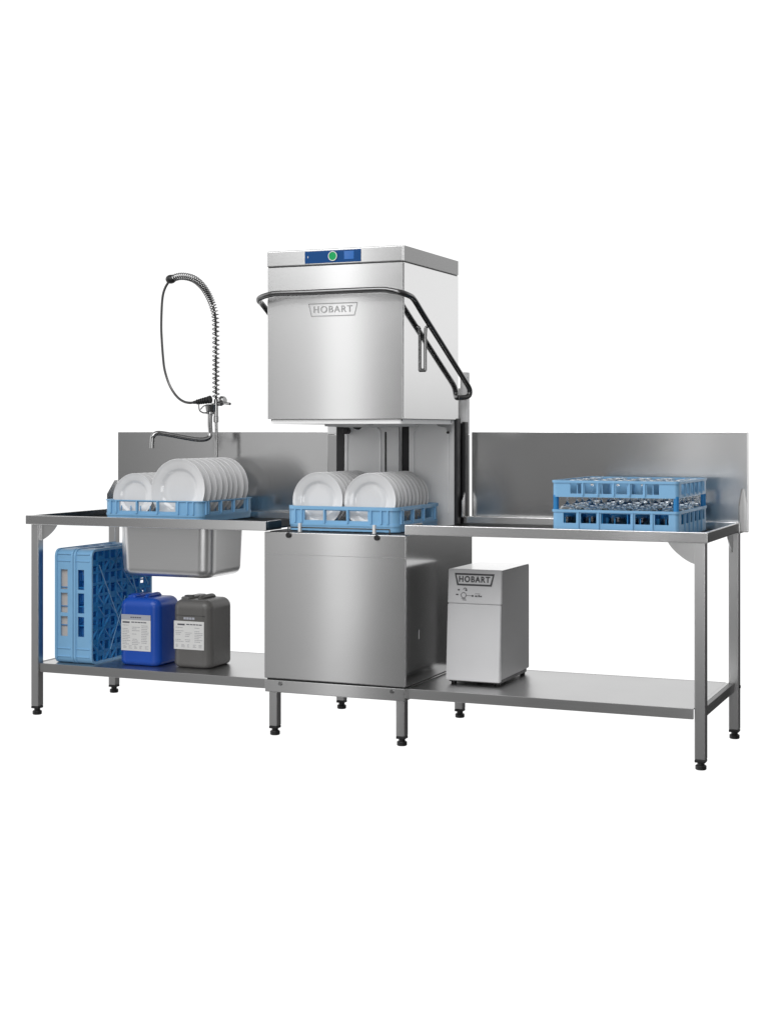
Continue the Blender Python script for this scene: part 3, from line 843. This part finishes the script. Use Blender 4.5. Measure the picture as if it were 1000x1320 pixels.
obj('hook', bm, 'chrome', FA)

# ------------------------------------------------------------------ studio light: white surround and soft boxes
CAMX, CAMY, CAMZ, YAW = 2.40464, -5.87112, 1.3, 22.7947
W = bpy.data.worlds.new('World'); scene.world = W; W.use_nodes = True
n = W.node_tree.nodes; l = W.node_tree.links
bg = n['Background']
tc = n.new('ShaderNodeTexCoord'); sp_ = n.new('ShaderNodeSeparateXYZ'); l.new(tc.outputs['Generated'], sp_.inputs[0])
def mth(op, a, b=None):
    q = n.new('ShaderNodeMath'); q.operation = op
    for i, v in enumerate((a, b)):
        if v is None: continue
        if isinstance(v, (int, float)): q.inputs[i].default_value = v
        else: l.new(v, q.inputs[i])
    return q.outputs[0]
def smooth(v, a, b, c, d):
    q = n.new('ShaderNodeMapRange'); q.interpolation_type = 'SMOOTHSTEP'; l.new(v, q.inputs[0])
    for i, t in enumerate((a, b, c, d)): q.inputs[i + 1].default_value = t
    return q.outputs[0]
def mixf(f, a, b):
    q = n.new('ShaderNodeMix'); q.data_type = 'FLOAT'; l.new(f, q.inputs['Factor'])
    for s_, v in (('A', a), ('B', b)):
        if isinstance(v, (int, float)): q.inputs[s_].default_value = v
        else: l.new(v, q.inputs[s_])
    return q.outputs['Result']
DX, DY, DZ = sp_.outputs
ang = mth('MULTIPLY', mth('ARCTAN2', DX, DY), 180 / math.pi)      # 0 = straight behind the machine, + to its right
back = mth('MULTIPLY', smooth(ang, 2.5, 7, 1, 0), smooth(ang, -95, -75, 0, 1))     # white cyclorama behind the set
# right of the cyclorama: bright above the horizon, dark below
right_up = smooth(DZ, -.11, .07, .05, 1.12)
wall = mth('MULTIPLY', smooth(ang, -158.2, -155.6, 0, 1), smooth(ang, -155.3, -146.5, 1, 0))
front_az = mixf(wall, .19, 1.0)
left_fill = mth('MULTIPLY', smooth(ang, -141, -128, 0, 1), smooth(ang, -90, -70, 1, 0))
front_az = mixf(left_fill, front_az, 1.7)
front_up = mth('MULTIPLY', front_az, smooth(DZ, -.22, .10, .45, 1.1))
top = smooth(DZ, .35, .8, 0, 1)
side_mask = mth('MULTIPLY', smooth(ang, 60, 95, 1, 0), smooth(ang, -90, -80, 0, 1))
rest = mixf(side_mask, front_up, right_up)
val = mixf(top, mixf(back, rest, 1.12), .35)
l.new(val, bg.inputs['Strength']); bg.inputs['Color'].default_value = (1, 1, 1, 1)

def area(name, loc, target, sx, sy, power, col=(1, 1, 1), spread=180):
    la = bpy.data.lights.new(name, 'AREA'); la.shape = 'RECTANGLE'; la.size = sx; la.size_y = sy
    la.energy = power; la.color = col; la.spread = R(spread)
    o = bpy.data.objects.new(name, la); COL.objects.link(o); o.location = loc
    o.rotation_euler = (Vector(target) - Vector(loc)).to_track_quat('-Z', 'Y').to_euler()
    return o
# tall strip box to the left of the camera: the bright band in the hood and cabinet fronts
a = R(24.5)
area('strip_softbox', (-.25 - 6 * math.sin(a), -6 * math.cos(a), 1.5), (-.25, 0, 1.4), .30, 4.6, 4.2)
# large overhead bank in front of the set
area('overhead_bank', (-.6, -3.4, 4.4), (-.3, .3, .9), 4.5, 2.8, 165)
# low front fill behind the camera
area('front_fill', (1.9, -6.9, 1.3), (-.2, 0, .8), 3.0, 2.2, 80)
# small box left of the camera: the glint on the right splashback
b_ = R(12.0)
area('glint_softbox', (1.1 - 5.8 * math.sin(b_), .7 - 5.8 * math.cos(b_), 1.20), (1.1, .7, 1.25), .32, .22, 1.0)

# ------------------------------------------------------------------ camera and render
cam = bpy.data.cameras.new('Camera'); co = bpy.data.objects.new('Camera', cam); COL.objects.link(co)
co.location = (CAMX, CAMY, CAMZ); co.rotation_euler = (R(90), 0, R(YAW))
cam.sensor_fit = 'HORIZONTAL'; cam.sensor_width = 36; cam.lens = 36 * 1.975
cam.shift_y = -(660 - 556.5) / 1000; cam.clip_end = 200
scene.camera = co
scene.render.engine = 'CYCLES'
scene.cycles.use_denoising = True
scene.cycles.max_bounces = 10; scene.cycles.transmission_bounces = 10; scene.cycles.glossy_bounces = 6
scene.cycles.sample_clamp_indirect = 6
scene.cycles.caustics_refractive = False
vs = scene.view_settings; vs.view_transform = 'Standard'; vs.look = 'None'; vs.exposure = 0; vs.gamma = 1; vs.use_curve_mapping = False
